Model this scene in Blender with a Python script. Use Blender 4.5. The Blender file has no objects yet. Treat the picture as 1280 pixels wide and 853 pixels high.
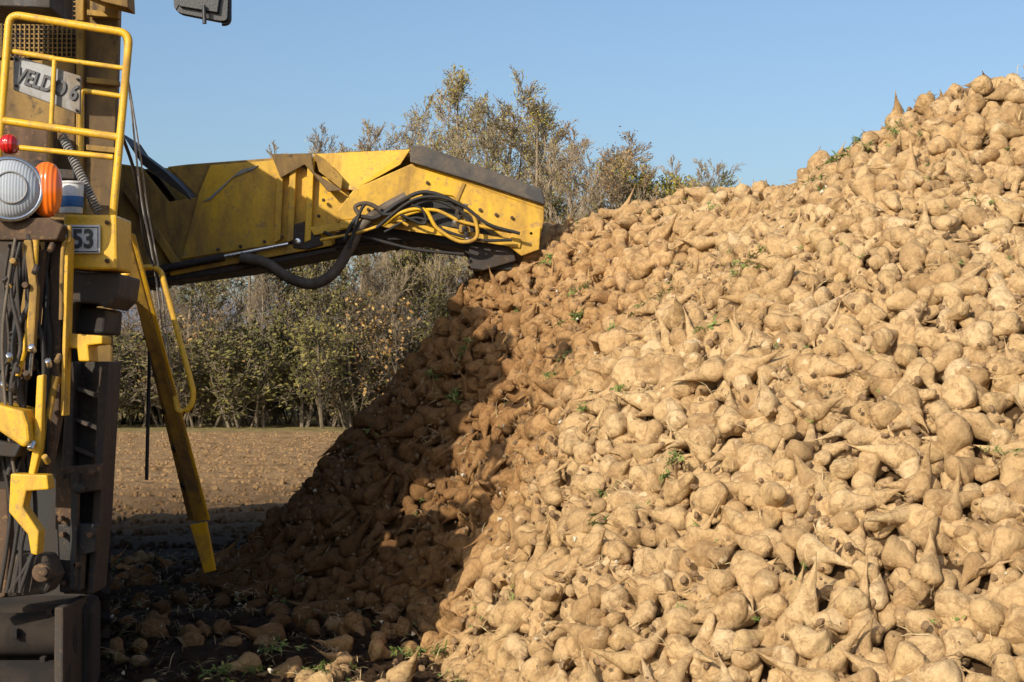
import bpy, math, random, bmesh
import numpy as np
from mathutils import Vector, Matrix, Quaternion, noise as mn
R=random.Random(7)
scene=bpy.context.scene
COL=scene.collection
F=2030.0; CH=1.9
# ------------------------------------------------------------ materials
def nm(name):
    m=bpy.data.materials.new(name); m.use_nodes=True
    nt=m.node_tree; b=nt.nodes["Principled BSDF"]; return m,nt,b
def N(nt,t,**k):
    n=nt.nodes.new(t)
    for a,v in k.items():
        if a in n.inputs: n.inputs[a].default_value=v
        else: setattr(n,a,v)
    return n
def ramp(nt,fac,stops,interp='LINEAR'):
    r=nt.nodes.new('ShaderNodeValToRGB'); r.color_ramp.interpolation=interp
    e=r.color_ramp.elements
    while len(e)<len(stops): e.new(0.5)
    for i,(p,c) in enumerate(stops):
        e[i].position=p; e[i].color=(c[0],c[1],c[2],1)
    nt.links.new(fac,r.inputs[0]); return r.outputs[0]
def mix(nt,f,a,b,bt='MIX'):
    m=nt.nodes.new('ShaderNodeMix'); m.data_type='RGBA'; m.blend_type=bt
    for s,v in ((m.inputs[0],f),(m.inputs[6],a),(m.inputs[7],b)):
        if isinstance(v,(int,float)): s.default_value=v
        elif isinstance(v,tuple): s.default_value=(v[0],v[1],v[2],1)
        else: nt.links.new(v,s)
    return m.outputs[2]
def noise(nt,vec,scale,detail=4,rough=.6,dist=0):
    n=N(nt,'ShaderNodeTexNoise'); n.inputs['Scale'].default_value=scale; n.inputs['Detail'].default_value=detail
    n.inputs['Roughness'].default_value=rough; n.inputs['Distortion'].default_value=dist
    if vec is not None: nt.links.new(vec,n.inputs['Vector'])
    return n.outputs['Fac']
def bump(nt,b,h,st=.4,d=.01):
    bp=N(nt,'ShaderNodeBump'); bp.inputs['Strength'].default_value=st; bp.inputs['Distance'].default_value=d
    nt.links.new(h,bp.inputs['Height']); nt.links.new(bp.outputs[0],b.inputs['Normal'])
def mat_dirty(name,base,dirt,amount=.5,scale=3,rough=.5,metal=0,dirt2=None,streak=True):
    m,nt,b=nm(name)
    pos=N(nt,'ShaderNodeNewGeometry').outputs['Position']
    mp=N(nt,'ShaderNodeMapping'); mp.inputs['Scale'].default_value=(1,1,.35 if streak else 1); nt.links.new(pos,mp.inputs[0])
    a=noise(nt,mp.outputs[0],scale,8,.68,.3)
    f=ramp(nt,a,[(max(0,.62-amount*.5),(0,0,0)),(min(1,.78-amount*.35),(1,1,1))])
    c=mix(nt,f,base,dirt)
    if dirt2:
        g=ramp(nt,noise(nt,pos,scale*5,5,.7),[(.56,(0,0,0)),(.66,(1,1,1))]); c=mix(nt,g,c,dirt2)
    v=noise(nt,pos,scale*14,4,.7)
    c=mix(nt,.35,c,ramp(nt,v,[(.3,(.45,.45,.45)),(.7,(1,1,1))]),'MULTIPLY')
    nt.links.new(c,b.inputs['Base Color'])
    rr=ramp(nt,f,[(0,(rough,)*3),(1,(.92,)*3)]); nt.links.new(rr,b.inputs['Roughness'])
    b.inputs['Metallic'].default_value=metal
    bump(nt,b,v,.25,.004)
    return m
YEL=mat_dirty('yellow_paint',(.77,.445,.016),(.37,.215,.055),.40,2.4,.40,dirt2=(.42,.25,.065))
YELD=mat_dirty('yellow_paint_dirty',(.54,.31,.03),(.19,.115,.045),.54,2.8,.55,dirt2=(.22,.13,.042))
YELR=mat_dirty('yellow_rail',(.78,.445,.02),(.40,.23,.055),.26,6,.4,dirt2=(.46,.28,.07))
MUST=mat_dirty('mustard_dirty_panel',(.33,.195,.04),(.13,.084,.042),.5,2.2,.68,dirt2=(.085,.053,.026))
BRN=mat_dirty('rusty_steel',(.13,.07,.034),(.065,.043,.028),.5,5,.75,dirt2=(.24,.135,.055))
DRK=mat_dirty('dark_steel',(.024,.022,.021),(.065,.045,.03),.42,5,.55,dirt2=(.11,.07,.042))
BLK=mat_dirty('black_rubber',(.016,.016,.016),(.05,.036,.026),.35,6,.6)
RUB=mat_dirty('rubber_strip',(.055,.053,.052),(.15,.12,.09),.4,5,.75,streak=False)
TYR=mat_dirty('muddy_tyre_shade_dark',(.015,.012,.010),(.04,.027,.018),.5,4,.98)  # albedo lowered so the pickup parts look shaded; tyres share it
GRY=mat_dirty('grey_plate',(.30,.31,.32),(.22,.18,.13),.35,4,.45)
LET=mat_dirty('sign_lettering',(.05,.05,.055),(.08,.07,.07),.1,5,.5)
WHT=mat_dirty('white_plate',(.72,.73,.72),(.4,.34,.27),.15,7,.4)
ROPE=mat_dirty('rope_grey',(.45,.44,.42),(.25,.2,.16),.3,9,.8)
CHR=mat_dirty('chrome',(.7,.7,.7),(.35,.3,.25),.1,6,.18,metal=.9)
BLUE=mat_dirty('blue_label',(.03,.15,.38),(.1,.1,.12),.2,9,.5)
HOSE=mat_dirty('hose_brown',(.15,.12,.085),(.08,.058,.04),.5,5,.6)
def glassy(name,c,rough=.12,scale=90,st=.5):
    m,nt,b=nm(name); b.inputs['Base Color'].default_value=(*c,1); b.inputs['Roughness'].default_value=rough
    b.inputs['Coat Weight'].default_value=.6
    pos=N(nt,'ShaderNodeTexCoord').outputs['Object']
    w=N(nt,'ShaderNodeTexWave'); w.inputs['Scale'].default_value=scale; nt.links.new(pos,w.inputs[0])
    bump(nt,b,w.outputs['Fac'],st,.006); return m
ORG=glassy('orange_lens',(.85,.16,.01),.15,14)
RED=glassy('red_lens',(.45,.012,.01),.15,14)
CLR=glassy('clear_lens',(.42,.45,.48),.05,22,.25)
MIR=mat_dirty('mirror_housing',(.03,.03,.032),(.06,.055,.05),.2,6,.35)
# ------------------------------------------------------------ helpers
def link(o,parent=None):
    COL.objects.link(o)
    if parent: o.parent=parent
    return o
def empty(name):
    e=bpy.data.objects.new(name,None); COL.objects.link(e); return e
def meshobj(name,v,f,mat=None,parent=None,smooth=False):
    me=bpy.data.meshes.new(name); me.from_pydata([tuple(p) for p in v],[],f); me.update()
    if mat: me.materials.append(mat)
    if smooth: me.polygons.foreach_set('use_smooth',[True]*len(me.polygons))
    o=bpy.data.objects.new(name,me); return link(o,parent)
def bev(o,w=.008,s=2):
    m=o.modifiers.new('bevel','BEVEL'); m.width=w; m.segments=s; m.limit_method='ANGLE'; m.angle_limit=math.radians(35); return o
def EL(u,v,y): # elevation drawing (drawing units) -> metres at the stand-off y
    s=y/F; return Vector(((u-640)*s,y,CH+(470-v)*s))
def prism(name,pts,y,th,mat,parent,b=.008,dy=None):
    n=len(pts); P=[EL(u,v,y) for u,v in pts]
    if dy: P=[p+Vector((0,d,0)) for p,d in zip(P,dy)]
    Q=[p+Vector((0,th,0)) for p in P]
    f=[tuple(range(n))[::-1],tuple(range(n,2*n))]+[(i,(i+1)%n,n+(i+1)%n,n+i) for i in range(n)]
    o=meshobj(name,P+Q,f,mat,parent)
    bm=bmesh.new(); bm.from_mesh(o.data); bmesh.ops.recalc_face_normals(bm,faces=bm.faces); bm.to_mesh(o.data); bm.free()
    if b: bev(o,b)
    return o
def catmull(P,n=6):
    if len(P)<3: return P
    Q=[P[0]*2-P[1]]+P+[P[-1]*2-P[-2]]; out=[]
    for i in range(1,len(Q)-2):
        a,b,c,d=Q[i-1:i+3]
        for k in range(n):
            t=k/n
            out.append(.5*((2*b)+(c-a)*t+(2*a-5*b+4*c-d)*t*t+(3*b-a-3*c+d)*t**3))
    out.append(P[-1]); return out
def tube(name,P,r,mat,parent,smooth=True,res=4):
    P=[Vector(p) for p in P]
    if smooth: P=catmull(P)
    cu=bpy.data.curves.new(name,'CURVE'); cu.dimensions='3D'; cu.bevel_depth=r; cu.bevel_resolution=res; cu.use_fill_caps=True
    sp=cu.splines.new('POLY'); sp.points.add(len(P)-1)
    for i,p in enumerate(P): sp.points[i].co=(*p,1)
    cu.materials.append(mat); sp.use_smooth=True
    return link(bpy.data.objects.new(name,cu),parent)
def ptube(name,pts,y,r,mat,parent,smooth=True):
    return tube(name,[EL(p[0],p[1],(p[2] if len(p)>2 else y)) for p in pts],r,mat,parent,smooth)
def rounded(pts,rad):
    out=[pts[0]]
    for i in range(1,len(pts)-1):
        a,b,c=map(Vector,(pts[i-1],pts[i],pts[i+1]))
        da=(a-b).normalized()*rad; dc=(c-b).normalized()*rad
        for k in range(7):
            t=k/6; out.append(tuple((b+da)*(1-t)**2+b*2*t*(1-t)+(b+dc)*t*t))
    out.append(pts[-1]); return out
def cyl(name,c,axis,r,L,mat,parent,n=28,b=.006,r2=None):
    axis=Vector(axis).normalized(); q=axis.to_track_quat('Z','Y'); v=[];r2=r if r2 is None else r2
    for k,(z,rr) in enumerate(((-L/2,r),(L/2,r2))):
        for i in range(n):
            a=2*math.pi*i/n; v.append(Vector(c)+q@Vector((rr*math.cos(a),rr*math.sin(a),z)))
    f=[(i,(i+1)%n,n+(i+1)%n,n+i) for i in range(n)]+[tuple(range(n))[::-1],tuple(range(n,2*n))]
    o=meshobj(name,v,f,mat,parent,True); bev(o,b); return o
def dome(name,c,axis,r,h,mat,parent,n=28,m=8):
    axis=Vector(axis).normalized(); q=axis.to_track_quat('Z','Y'); v=[];f=[]
    for j in range(m+1):
        t=j/m*math.pi/2
        for i in range(n):
            a=2*math.pi*i/n; v.append(Vector(c)+q@Vector((r*math.cos(t)*math.cos(a),r*math.cos(t)*math.sin(a),h*math.sin(t))))
    for j in range(m):
        for i in range(n): f.append((j*n+i,j*n+(i+1)%n,(j+1)*n+(i+1)%n,(j+1)*n+i))
    return meshobj(name,v,f,mat,parent,True)
def box(name,c,s,mat,parent,rz=0,ry=0,b=.008):
    v=[(x*s[0]/2,y*s[1]/2,z*s[2]/2) for z in (-1,1) for x,y in ((-1,-1),(1,-1),(1,1),(-1,1))]
    M=Matrix.Translation(c)@Matrix.Rotation(rz,4,'Z')@Matrix.Rotation(ry,4,'Y')
    o=meshobj(name,[M@Vector(p) for p in v],[(3,2,1,0),(4,5,6,7),(0,1,5,4),(1,2,6,5),(2,3,7,6),(3,0,4,7)],mat,parent)
    return bev(o,b) if b else o
def text(name,s,loc,size,mat,parent,ry=0,ext=.004,bold=.0,sx=1):
    cu=bpy.data.curves.new(name,'FONT'); cu.body=s; cu.size=size; cu.extrude=ext; cu.offset=bold; cu.align_x='CENTER'; cu.align_y='CENTER'
    cu.materials.append(mat); o=bpy.data.objects.new(name,cu); link(o,parent)
    o.matrix_world=Matrix.Translation(loc)@Matrix.Rotation(ry,4,'Y')@Matrix.Rotation(math.pi/2,4,'X')@Matrix.Diagonal((sx,1,1,1)); return o
# ------------------------------------------------------------ terrain & pile
ridge=[(.30,15.8,3.32),(.9,15.35,3.38),(1.86,14.5,3.52),(2.5,13.4,3.49),(2.85,12.7,3.68),(3.2,12.25,3.90),(3.55,12.0,4.03),(5,11.8,4.1),(9,11.6,4.0)]
def segd(X,Y,a,b):
    ax,ay,az=a; bx,by,bz=b; dx,dy=bx-ax,by-ay
    t=np.clip(((X-ax)*dx+(Y-ay)*dy)/(dx*dx+dy*dy),0,1)
    return np.hypot(X-ax-t*dx,Y-ay-t*dy),az+t*(bz-az)
rs=np.random.RandomState(3)
waves=[(rs.uniform(-1,1,2)*k,rs.uniform(0,6.28),.085/k**1.05) for k in (1.2,1.5,1.9,2.6,3.4,4.4,5.5,7,9,12) for _ in range(2)]
def wob(X,Y):
    w=0
    for (kx,ky),p,a in waves: w=w+a*np.sin(kx*X+ky*Y+p)
    return w
def H(X,Y):
    h=np.full(np.shape(X),-9.0)
    lf=np.clip((.45-X)/1.1,0,1); ex=.50*lf
    for a,b in zip(ridge[:-1],ridge[1:]):
        d,z=segd(X,Y,a,b); d=np.sqrt(d*d+.03)-.17
        h=np.maximum(h,z-(.84+ex)*d+(.012+.085*ex)*d*d)
    h=h+wob(X,Y)*np.clip((h+.6)/1.6,0,1)*np.clip((4.4-h)/1.2,.25,1)*(.8-.5*lf)
    k=.13
    return k*np.logaddexp(0,h/k)
def soilmat(name,nearc,farc):
    m,nt,b=nm(name); g=N(nt,'ShaderNodeNewGeometry').outputs['Position']
    n1=noise(nt,g,2.2,8,.7); n2=noise(nt,g,14,8,.8)
    near=ramp(nt,n1,[(.3,nearc[0]),(.7,nearc[1])])
    if farc:
        sep=N(nt,'ShaderNodeSeparateXYZ'); nt.links.new(g,sep.inputs[0])
        mr=N(nt,'ShaderNodeMapRange'); mr.inputs[1].default_value=18; mr.inputs[2].default_value=30; nt.links.new(sep.outputs[1],mr.inputs[0])
        mpp=N(nt,'ShaderNodeMapping'); mpp.inputs['Scale'].default_value=(1.2,.4,1); nt.links.new(g,mpp.inputs[0])
        n3=noise(nt,mpp.outputs[0],2.2,12,.88)
        far=ramp(nt,n3,[(.36,(.11,.062,.028)),(.46,(.28,.168,.076)),(.55,(.41,.26,.125)),(.66,(.21,.13,.06))])
        c=mix(nt,mr.outputs[0],near,far)
        mr2=N(nt,'ShaderNodeMapRange'); mr2.inputs[1].default_value=54; mr2.inputs[2].default_value=58; nt.links.new(sep.outputs[1],mr2.inputs[0])
        gr=ramp(nt,noise(nt,g,1.0,8,.8),[(.35,(.20,.15,.06)),(.6,(.34,.27,.11))])
        c=mix(nt,mr2.outputs[0],c,gr)
    else: c=near
    nt.links.new(c,b.inputs['Base Color']); b.inputs['Roughness'].default_value=.95; b.inputs['Specular IOR Level'].default_value=.1
    bump(nt,b,n2,1.0,.06); return m
SOIL=soilmat('soil',((.045,.027,.016),(.10,.062,.035)),True)
CORE=soilmat('soil_between_beets',((.10,.058,.028),(.17,.10,.048)),None)
def sheet(name,x0,x1,y0,y1,nx,ny,zf,mat,parent=None):
    xs=np.linspace(x0,x1,nx); ys=np.linspace(y0,y1,ny); X,Y=np.meshgrid(xs,ys); Z=zf(X,Y)
    v=np.stack([X.ravel(),Y.ravel(),Z.ravel()],1)
    f=[(j*nx+i,j*nx+i+1,(j+1)*nx+i+1,(j+1)*nx+i) for j in range(ny-1) for i in range(nx-1)]
    return meshobj(name,v.tolist(),f,mat,parent,True)
gx=[-2500,-600,-150,-40]+list(np.linspace(-20,14,150))+[40,150,600,2500]
gy=[-2500,-300,-40,-10]+list(np.linspace(0,90,400))+[150,400,1200,3000]
v=[];f=[]
for y in gy:
    for x in gx:
        z=-.03
        if 0<y<90 and -21<x<15: z+=.035*mn.noise(Vector((x*1.1,y*1.1,0)))+.035*mn.noise(Vector((x*2.6,y*2.6,4)))+(.03*math.sin(y*4+math.sin(x))+.07*mn.noise(Vector((x*4,y*4,9))) if 12<y<56 else 0)
        v.append((x,y,z))
nx=len(gx)
for j in range(len(gy)-1):
    for i in range(nx-1): f.append((j*nx+i,j*nx+i+1,(j+1)*nx+i+1,(j+1)*nx+i))
ground=meshobj('ground',v,f,SOIL,None,True)
pile=empty('sugar_beet_pile')
sheet('pile_soil_core',-6,10,5,22,200,210,lambda X,Y:H(X,Y)-.08+.02*np.sin(X*9+np.sin(Y*7))*np.sin(Y*11),CORE,pile)
def beetmat():
    m,nt,b=nm('beet_skin_with_soil')
    oi=N(nt,'ShaderNodeObjectInfo'); tc=N(nt,'ShaderNodeTexCoord').outputs['Object']
    off=N(nt,'ShaderNodeVectorMath',operation='ADD'); sc=N(nt,'ShaderNodeVectorMath',operation='SCALE')
    cb=N(nt,'ShaderNodeCombineXYZ'); nt.links.new(oi.outputs['Random'],cb.inputs[0]); nt.links.new(oi.outputs['Random'],cb.inputs[1])
    sc.inputs['Scale'].default_value=37; nt.links.new(cb.outputs[0],sc.inputs[0]); nt.links.new(tc,off.inputs[0]); nt.links.new(sc.outputs[0],off.inputs[1])
    vec=off.outputs[0]
    base=ramp(nt,oi.outputs['Random'],[(0,(.47,.31,.15)),(.2,(.60,.41,.205)),(.5,(.68,.475,.245)),(.8,(.62,.43,.21)),(1,(.74,.545,.31))])
    n1=noise(nt,vec,15,8,.80,.6)
    dirt=ramp(nt,n1,[(.48,(0,0,0)),(.60,(.85,.85,.85))])
    c=mix(nt,dirt,base,(.35,.215,.10))
    n2=noise(nt,vec,60,6,.75)
    c=mix(nt,.55,c,ramp(nt,n2,[(.3,(.5,.45,.40)),(.6,(1,1,1))]),'MULTIPLY')
    pale=ramp(nt,noise(nt,vec,9,4,.6),[(.64,(0,0,0)),(.69,(.75,.75,.75))])
    c=mix(nt,pale,c,(.76,.60,.37))
    pos=N(nt,'ShaderNodeNewGeometry').outputs['Position']
    big=ramp(nt,noise(nt,pos,.9,5,.65),[(.35,(.82,.77,.71)),(.6,(1,1,1))])
    c=mix(nt,1.0,c,big,'MULTIPLY')
    # harvester shade painted in around the outer end, mixed with freshly dumped, muddier beets
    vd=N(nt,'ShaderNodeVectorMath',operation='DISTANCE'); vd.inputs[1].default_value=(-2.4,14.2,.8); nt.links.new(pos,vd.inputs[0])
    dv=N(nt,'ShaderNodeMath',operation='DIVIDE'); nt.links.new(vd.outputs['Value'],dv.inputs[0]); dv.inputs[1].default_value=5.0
    shade_mud=ramp(nt,dv.outputs[0],[(.28,(.33,.25,.19)),(.50,(.62,.50,.40)),(.72,(.85,.75,.65)),(.95,(1,1,1))])
    c=mix(nt,1.0,c,shade_mud,'MULTIPLY')
    nt.links.new(c,b.inputs['Base Color']); b.inputs['Roughness'].default_value=.86; b.inputs['Specular IOR Level'].default_value=.2
    w=N(nt,'ShaderNodeTexWave'); w.bands_direction='Z'; w.inputs['Scale'].default_value=7; w.inputs['Distortion'].default_value=12; w.inputs['Detail'].default_value=4
    nt.links.new(vec,w.inputs[0])
    ad=N(nt,'ShaderNodeMath',operation='ADD'); nt.links.new(n2,ad.inputs[0])
    ml=N(nt,'ShaderNodeMath',operation='MULTIPLY'); ml.inputs[1].default_value=.18; nt.links.new(w.outputs['Fac'],ml.inputs[0]); nt.links.new(ml.outputs[0],ad.inputs[1])
    ad2=N(nt,'ShaderNodeMath',operation='ADD'); nt.links.new(ad.outputs[0],ad2.inputs[0]); nt.links.new(n1,ad2.inputs[1])
    bump(nt,b,ad2.outputs[0],.85,.014); return m
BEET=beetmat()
bcol=bpy.data.collections.new('beet_shapes')
def make_beet(i):
    r=random.Random(100+i); L=r.uniform(.23,.36); Rm=r.uniform(.064,.088); ns=22; nr=20
    bx,by=r.uniform(-.09,.09),r.uniform(-.09,.09); sq=r.uniform(.75,1); grv=r.uniform(.05,.2); ph=r.uniform(0,6)
    fat=r.uniform(.14,.25); cut=r.uniform(.46,.78); broken=1.0 if i%5 else r.uniform(.5,.75); pw=r.uniform(1.1,1.75)
    slx,sly=r.uniform(-.35,.35),r.uniform(-.35,.35)
    v=[];f=[]
    for j in range(nr):
        t=(j/(nr-1))**1.15*broken
        if t<fat: s=cut+(1-cut)*math.sin(t/fat*math.pi/2)**.8
        else: s=max(.035,(1-(t-fat)/(1-fat))**pw*.91+.09*(1-t))
        rr=Rm*s; z=.26*L-t*L
        for k in range(ns):
            a=2*math.pi*k/ns
            g=1-grv*max(0,math.cos(a*2+ph+t*3))**4
            p=Vector((rr*math.cos(a)*g,rr*math.sin(a)*g*sq,z))
            if t<fat: p.z+=(slx*p.x+sly*p.y)*(1-t/fat)
            q=p*12+Vector((i*9,0,0))
            nz=mn.noise(q)*.22+mn.noise(p*34+Vector((i*9,5,0)))*.10
            p.x*=1+nz; p.y*=1+nz; p.z+=mn.noise(p*22+Vector((3,i*4,0)))*.009
            p.x+=bx*t**1.8*1.3+.006*math.sin(t*9+ph); p.y+=by*t**1.8*1.3
            v.append(p)
    for j in range(nr-1):
        for k in range(ns): f.append((j*ns+k,j*ns+(k+1)%ns,(j+1)*ns+(k+1)%ns,(j+1)*ns+k))
    c=len(v); top=.26*L
    for k in range(ns):
        p=v[k]; v.append(Vector((p.x*.6,p.y*.6,top+(p.z-top)*.6+r.uniform(.000,.012))))
    for k in range(ns): f.append((k,c+k,c+(k+1)%ns,(k+1)%ns))
    c2=len(v); v.append(Vector((0,0,top+r.uniform(-.004,.012))))
    for k in range(ns): f.append((c+k,c2,c+(k+1)%ns))
    c=len(v); v.append(Vector((bx*broken**1.8*1.3,by*broken**1.8*1.3,.26*L-broken*L-.006))); o0=(nr-1)*ns
    for k in range(ns): f.append((c,o0+k,o0+(k+1)%ns))
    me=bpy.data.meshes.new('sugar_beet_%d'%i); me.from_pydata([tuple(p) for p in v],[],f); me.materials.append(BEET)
    bm=bmesh.new(); bm.from_mesh(me); bmesh.ops.recalc_face_normals(bm,faces=bm.faces); bm.to_mesh(me); bm.free()
    me.polygons.foreach_set('use_smooth',[True]*len(me.polygons)); me.update()
    bcol.objects.link(bpy.data.objects.new(me.name,me))
NB=24
for i in range(NB): make_beet(i)
def gn_scatter(name,pts,rots,scl,idx,coll,parent=None):
    me=bpy.data.meshes.new(name); me.from_pydata(pts,[],[])
    a=me.attributes.new('rot','FLOAT_VECTOR','POINT'); a.data.foreach_set('vector',np.array(rots,dtype=np.float32).ravel())
    a=me.attributes.new('scl','FLOAT','POINT'); a.data.foreach_set('value',np.array(scl,dtype=np.float32))
    a=me.attributes.new('idx','INT','POINT'); a.data.foreach_set('value',np.array(idx,dtype=np.int32))
    o=link(bpy.data.objects.new(name,me),parent)
    g=bpy.data.node_groups.new(name+'_nodes','GeometryNodeTree')
    g.interface.new_socket('Geometry',in_out='INPUT',socket_type='NodeSocketGeometry'); g.interface.new_socket('Geometry',in_out='OUTPUT',socket_type='NodeSocketGeometry')
    gi=g.nodes.new('NodeGroupInput'); go=g.nodes.new('NodeGroupOutput'); ip=g.nodes.new('GeometryNodeInstanceOnPoints')
    ci=g.nodes.new('GeometryNodeCollectionInfo'); ci.inputs['Collection'].default_value=coll; ci.inputs['Separate Children'].default_value=True; ci.inputs['Reset Children'].default_value=True
    def attr(n,t):
        q=g.nodes.new('GeometryNodeInputNamedAttribute'); q.data_type=t; q.inputs['Name'].default_value=n; return q.outputs['Attribute']
    e=g.nodes.new('FunctionNodeEulerToRotation'); L=g.links.new
    L(attr('rot','FLOAT_VECTOR'),e.inputs[0]); L(e.outputs[0],ip.inputs['Rotation']); L(attr('scl','FLOAT'),ip.inputs['Scale'])
    L(attr('idx','INT'),ip.inputs['Instance Index']); ip.inputs['Pick Instance'].default_value=True
    L(ci.outputs[0],ip.inputs['Instance']); L(gi.outputs[0],ip.inputs['Points']); L(ip.outputs[0],go.inputs[0])
    o.modifiers.new('scatter','NODES').node_group=g; return o
def darts(n,sp,x0,x1,y0,y1,rnd):
    cell={}; out=[]
    X=rnd.uniform(x0,x1,n); Y=rnd.uniform(y0,y1,n)
    for x,y in zip(X,Y):
        cx,cy=int(x//sp),int(y//sp); ok=True
        for i in (-1,0,1):
            for j in (-1,0,1):
                for q in cell.get((cx+i,cy+j),()):
                    if (q[0]-x)**2+(q[1]-y)**2<sp*sp: ok=False;break
                if not ok: break
            if not ok: break
        if ok: cell.setdefault((cx,cy),[]).append((x,y)); out.append((x,y))
    return np.array(out)
def frames(P):
    X,Y=P[:,0],P[:,1]; e=.05
    h=H(X,Y); nxv=-(H(X+e,Y)-H(X-e,Y))/(2*e); nyv=-(H(X,Y+e)-H(X,Y-e))/(2*e)
    Nn=np.stack([nxv,nyv,np.ones_like(nxv)],1); Nn/=np.linalg.norm(Nn,axis=1)[:,None]; return h,Nn
rnd=np.random.RandomState(11)
pts=[];rots=[];scl=[];idx=[]
for layer,(sp,off,keep) in enumerate(((.102,-.045,1),(.110,.008,1),(.148,.055,.8))):
    P=darts(130000 if layer<2 else 50000,sp,-5.6,8.0,5.6,20,rnd); h,Nn=frames(P)
    for (x,y),hh,n in zip(P,h,Nn):
        if hh<.10:
            dens=max(0,(hh-.004)/.09)**.65
            if x<-.5 and y<17: dens=max(dens,.10*math.exp(-max(0,-x-3.2)))
            if layer>0: dens*=.35
            if R.random()>dens: continue
        if R.random()>keep: continue
        n=Vector(n); t=n.orthogonal().normalized(); b2=n.cross(t); a=R.uniform(0,6.283)
        d=(t*math.cos(a)+b2*math.sin(a))
        tilt=R.gauss(.0,.30); d=(d+n*tilt).normalized()
        if R.random()<.12: d=(d+Vector((0,0,.6))).normalized()
        q=d.to_track_quat('Z','Y')@Quaternion((0,0,1),R.uniform(0,6.28))
        o=off+R.gauss(0,.017)
        if hh<.10: o=max(o,.0)*.5+.01
        s=min(1.5,max(.6,R.gauss(1.0,.20)))
        p=Vector((x,y,hh))+n*o
        pts.append(tuple(p)); e=q.to_euler(); rots.append((e.x,e.y,e.z)); scl.append(s); idx.append(R.randrange(NB))
print('beets',len(pts))
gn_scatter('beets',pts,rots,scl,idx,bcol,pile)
cc=bpy.data.collections.new('clod_shapes')
CLOD=mat_dirty('soil_clod',(.32,.20,.10),(.19,.12,.06),.5,20,.95)
CHIP=mat_dirty('beet_cut_flesh',(.72,.66,.52),(.5,.38,.2),.3,20,.7)
def clodset(coll,mats,tag):
    for i,mm in enumerate(mats):
        bm=bmesh.new(); bmesh.ops.create_icosphere(bm,subdivisions=2,radius=.02)
        for q in bm.verts: q.co*=1+.7*mn.noise(q.co*45+Vector((i*7,0,0))); q.co.z*=.7
        me=bpy.data.meshes.new('%s_%d'%(tag,i)); bm.to_mesh(me); bm.free(); me.materials.append(mm); coll.objects.link(bpy.data.objects.new(me.name,me))
clodset(cc,[CLOD]*4+[CHIP],'clod')
fc=bpy.data.collections.new('field_clod_shapes'); clodset(fc,[SOIL]*4,'field_clod')
P=darts(40000,.045,-5.6,7,5.5,18,rnd); h,Nn=frames(P); A=([],[],[],[])
for (x,y),hh,n in zip(P,h,Nn):
    if R.random()>(.65 if hh>.1 else .2): continue
    p=Vector((x,y,hh))+Vector(n)*(R.uniform(.02,.095) if hh>.1 else R.uniform(-.05,-.02))
    A[0].append(tuple(p)); A[1].append((R.uniform(0,6),R.uniform(0,6),R.uniform(0,6))); A[2].append(R.uniform(.3,1.25)); A[3].append(R.randrange(4))
for _ in range(80):
    x,y=R.uniform(-3,4),R.uniform(7,15); hh,nn=frames(np.array([[x,y]])); p=Vector((x,y,hh[0]))+Vector(nn[0])*.11
    A[0].append(tuple(p)); A[1].append((R.uniform(0,6),R.uniform(0,6),0)); A[2].append(R.uniform(.3,.8)); A[3].append(4)
gn_scatter('soil_clods_and_chips',*A,cc,pile)
A=([],[],[],[])
for _ in range(16000):
    y=9+46*R.random()**1.2; x=R.uniform(-y*.33,y*.15); A[0].append((x,y,-.02)); A[1].append((R.uniform(0,6),R.uniform(0,6),0)); A[2].append(R.uniform(.5,2.4)); A[3].append(R.randrange(4))
gn_scatter('field_clods',*A,fc,None)
def leafmat(name,stops,rough=.6,tr=.15):
    m,nt,b=nm(name); g=N(nt,'ShaderNodeNewGeometry')
    c=ramp(nt,g.outputs['Random Per Island'],stops)
    n=noise(nt,g.outputs['Position'],.6,3,.5); c=mix(nt,.6,c,ramp(nt,n,[(.35,(.65,.65,.65)),(.65,(1.15,1.15,1.15))]),'MULTIPLY')
    nt.links.new(c,b.inputs['Base Color']); b.inputs['Roughness'].default_value=rough; b.inputs['Specular IOR Level'].default_value=.2
    return m
GL=leafmat('beet_leaf_green',[(0,(.06,.11,.02)),(.5,(.11,.18,.04)),(.8,(.20,.24,.06)),(1,(.33,.27,.10))])
STR=leafmat('dry_fibre',[(0,(.30,.20,.09)),(.5,(.46,.32,.16)),(1,(.58,.45,.24))])
tc_=bpy.data.collections.new('tuft_shapes')
def blades(i,n,L,w,mat,up):
    r=random.Random(i+50); v=[];f=[]
    for b in range(n):
        a=r.uniform(0,6.28); el=r.uniform(.1,1.2)*up; l=L*r.uniform(.5,1.2); base=Vector((r.gauss(0,.02),r.gauss(0,.02),0))
        d=Vector((math.cos(a)*math.cos(el),math.sin(a)*math.cos(el),math.sin(el))); s=d.cross(Vector((0,0,1))).normalized(); s=(s+Vector((0,0,r.uniform(-.8,.8)))).normalized()
        k0=len(v); p=base.copy()
        for j in range(5):
            t=j/4; ww=w*math.sin(math.pi*min(.97,.15+t*.82))*r.uniform(.8,1.2)
            v+= [p-s*ww,p+s*ww]; d=(d+Vector((r.uniform(-.2,.2),r.uniform(-.2,.2),-.28))).normalized(); p=p+d*l/4
        for j in range(4): f.append((k0+2*j,k0+2*j+1,k0+2*j+3,k0+2*j+2))
    me=bpy.data.meshes.new('tuft_%d'%i); me.from_pydata([tuple(p) for p in v],[],f); me.materials.append(mat); tc_.objects.link(bpy.data.objects.new(me.name,me))
for i in range(3): blades(i,15+3*i,.08,.005,GL,1)
for i in range(3,5): blades(i,8,.065,.011,GL,.8)
for i in range(5,8): blades(i,3,.13,.0022,STR,1)
A=([],[],[],[])
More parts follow.
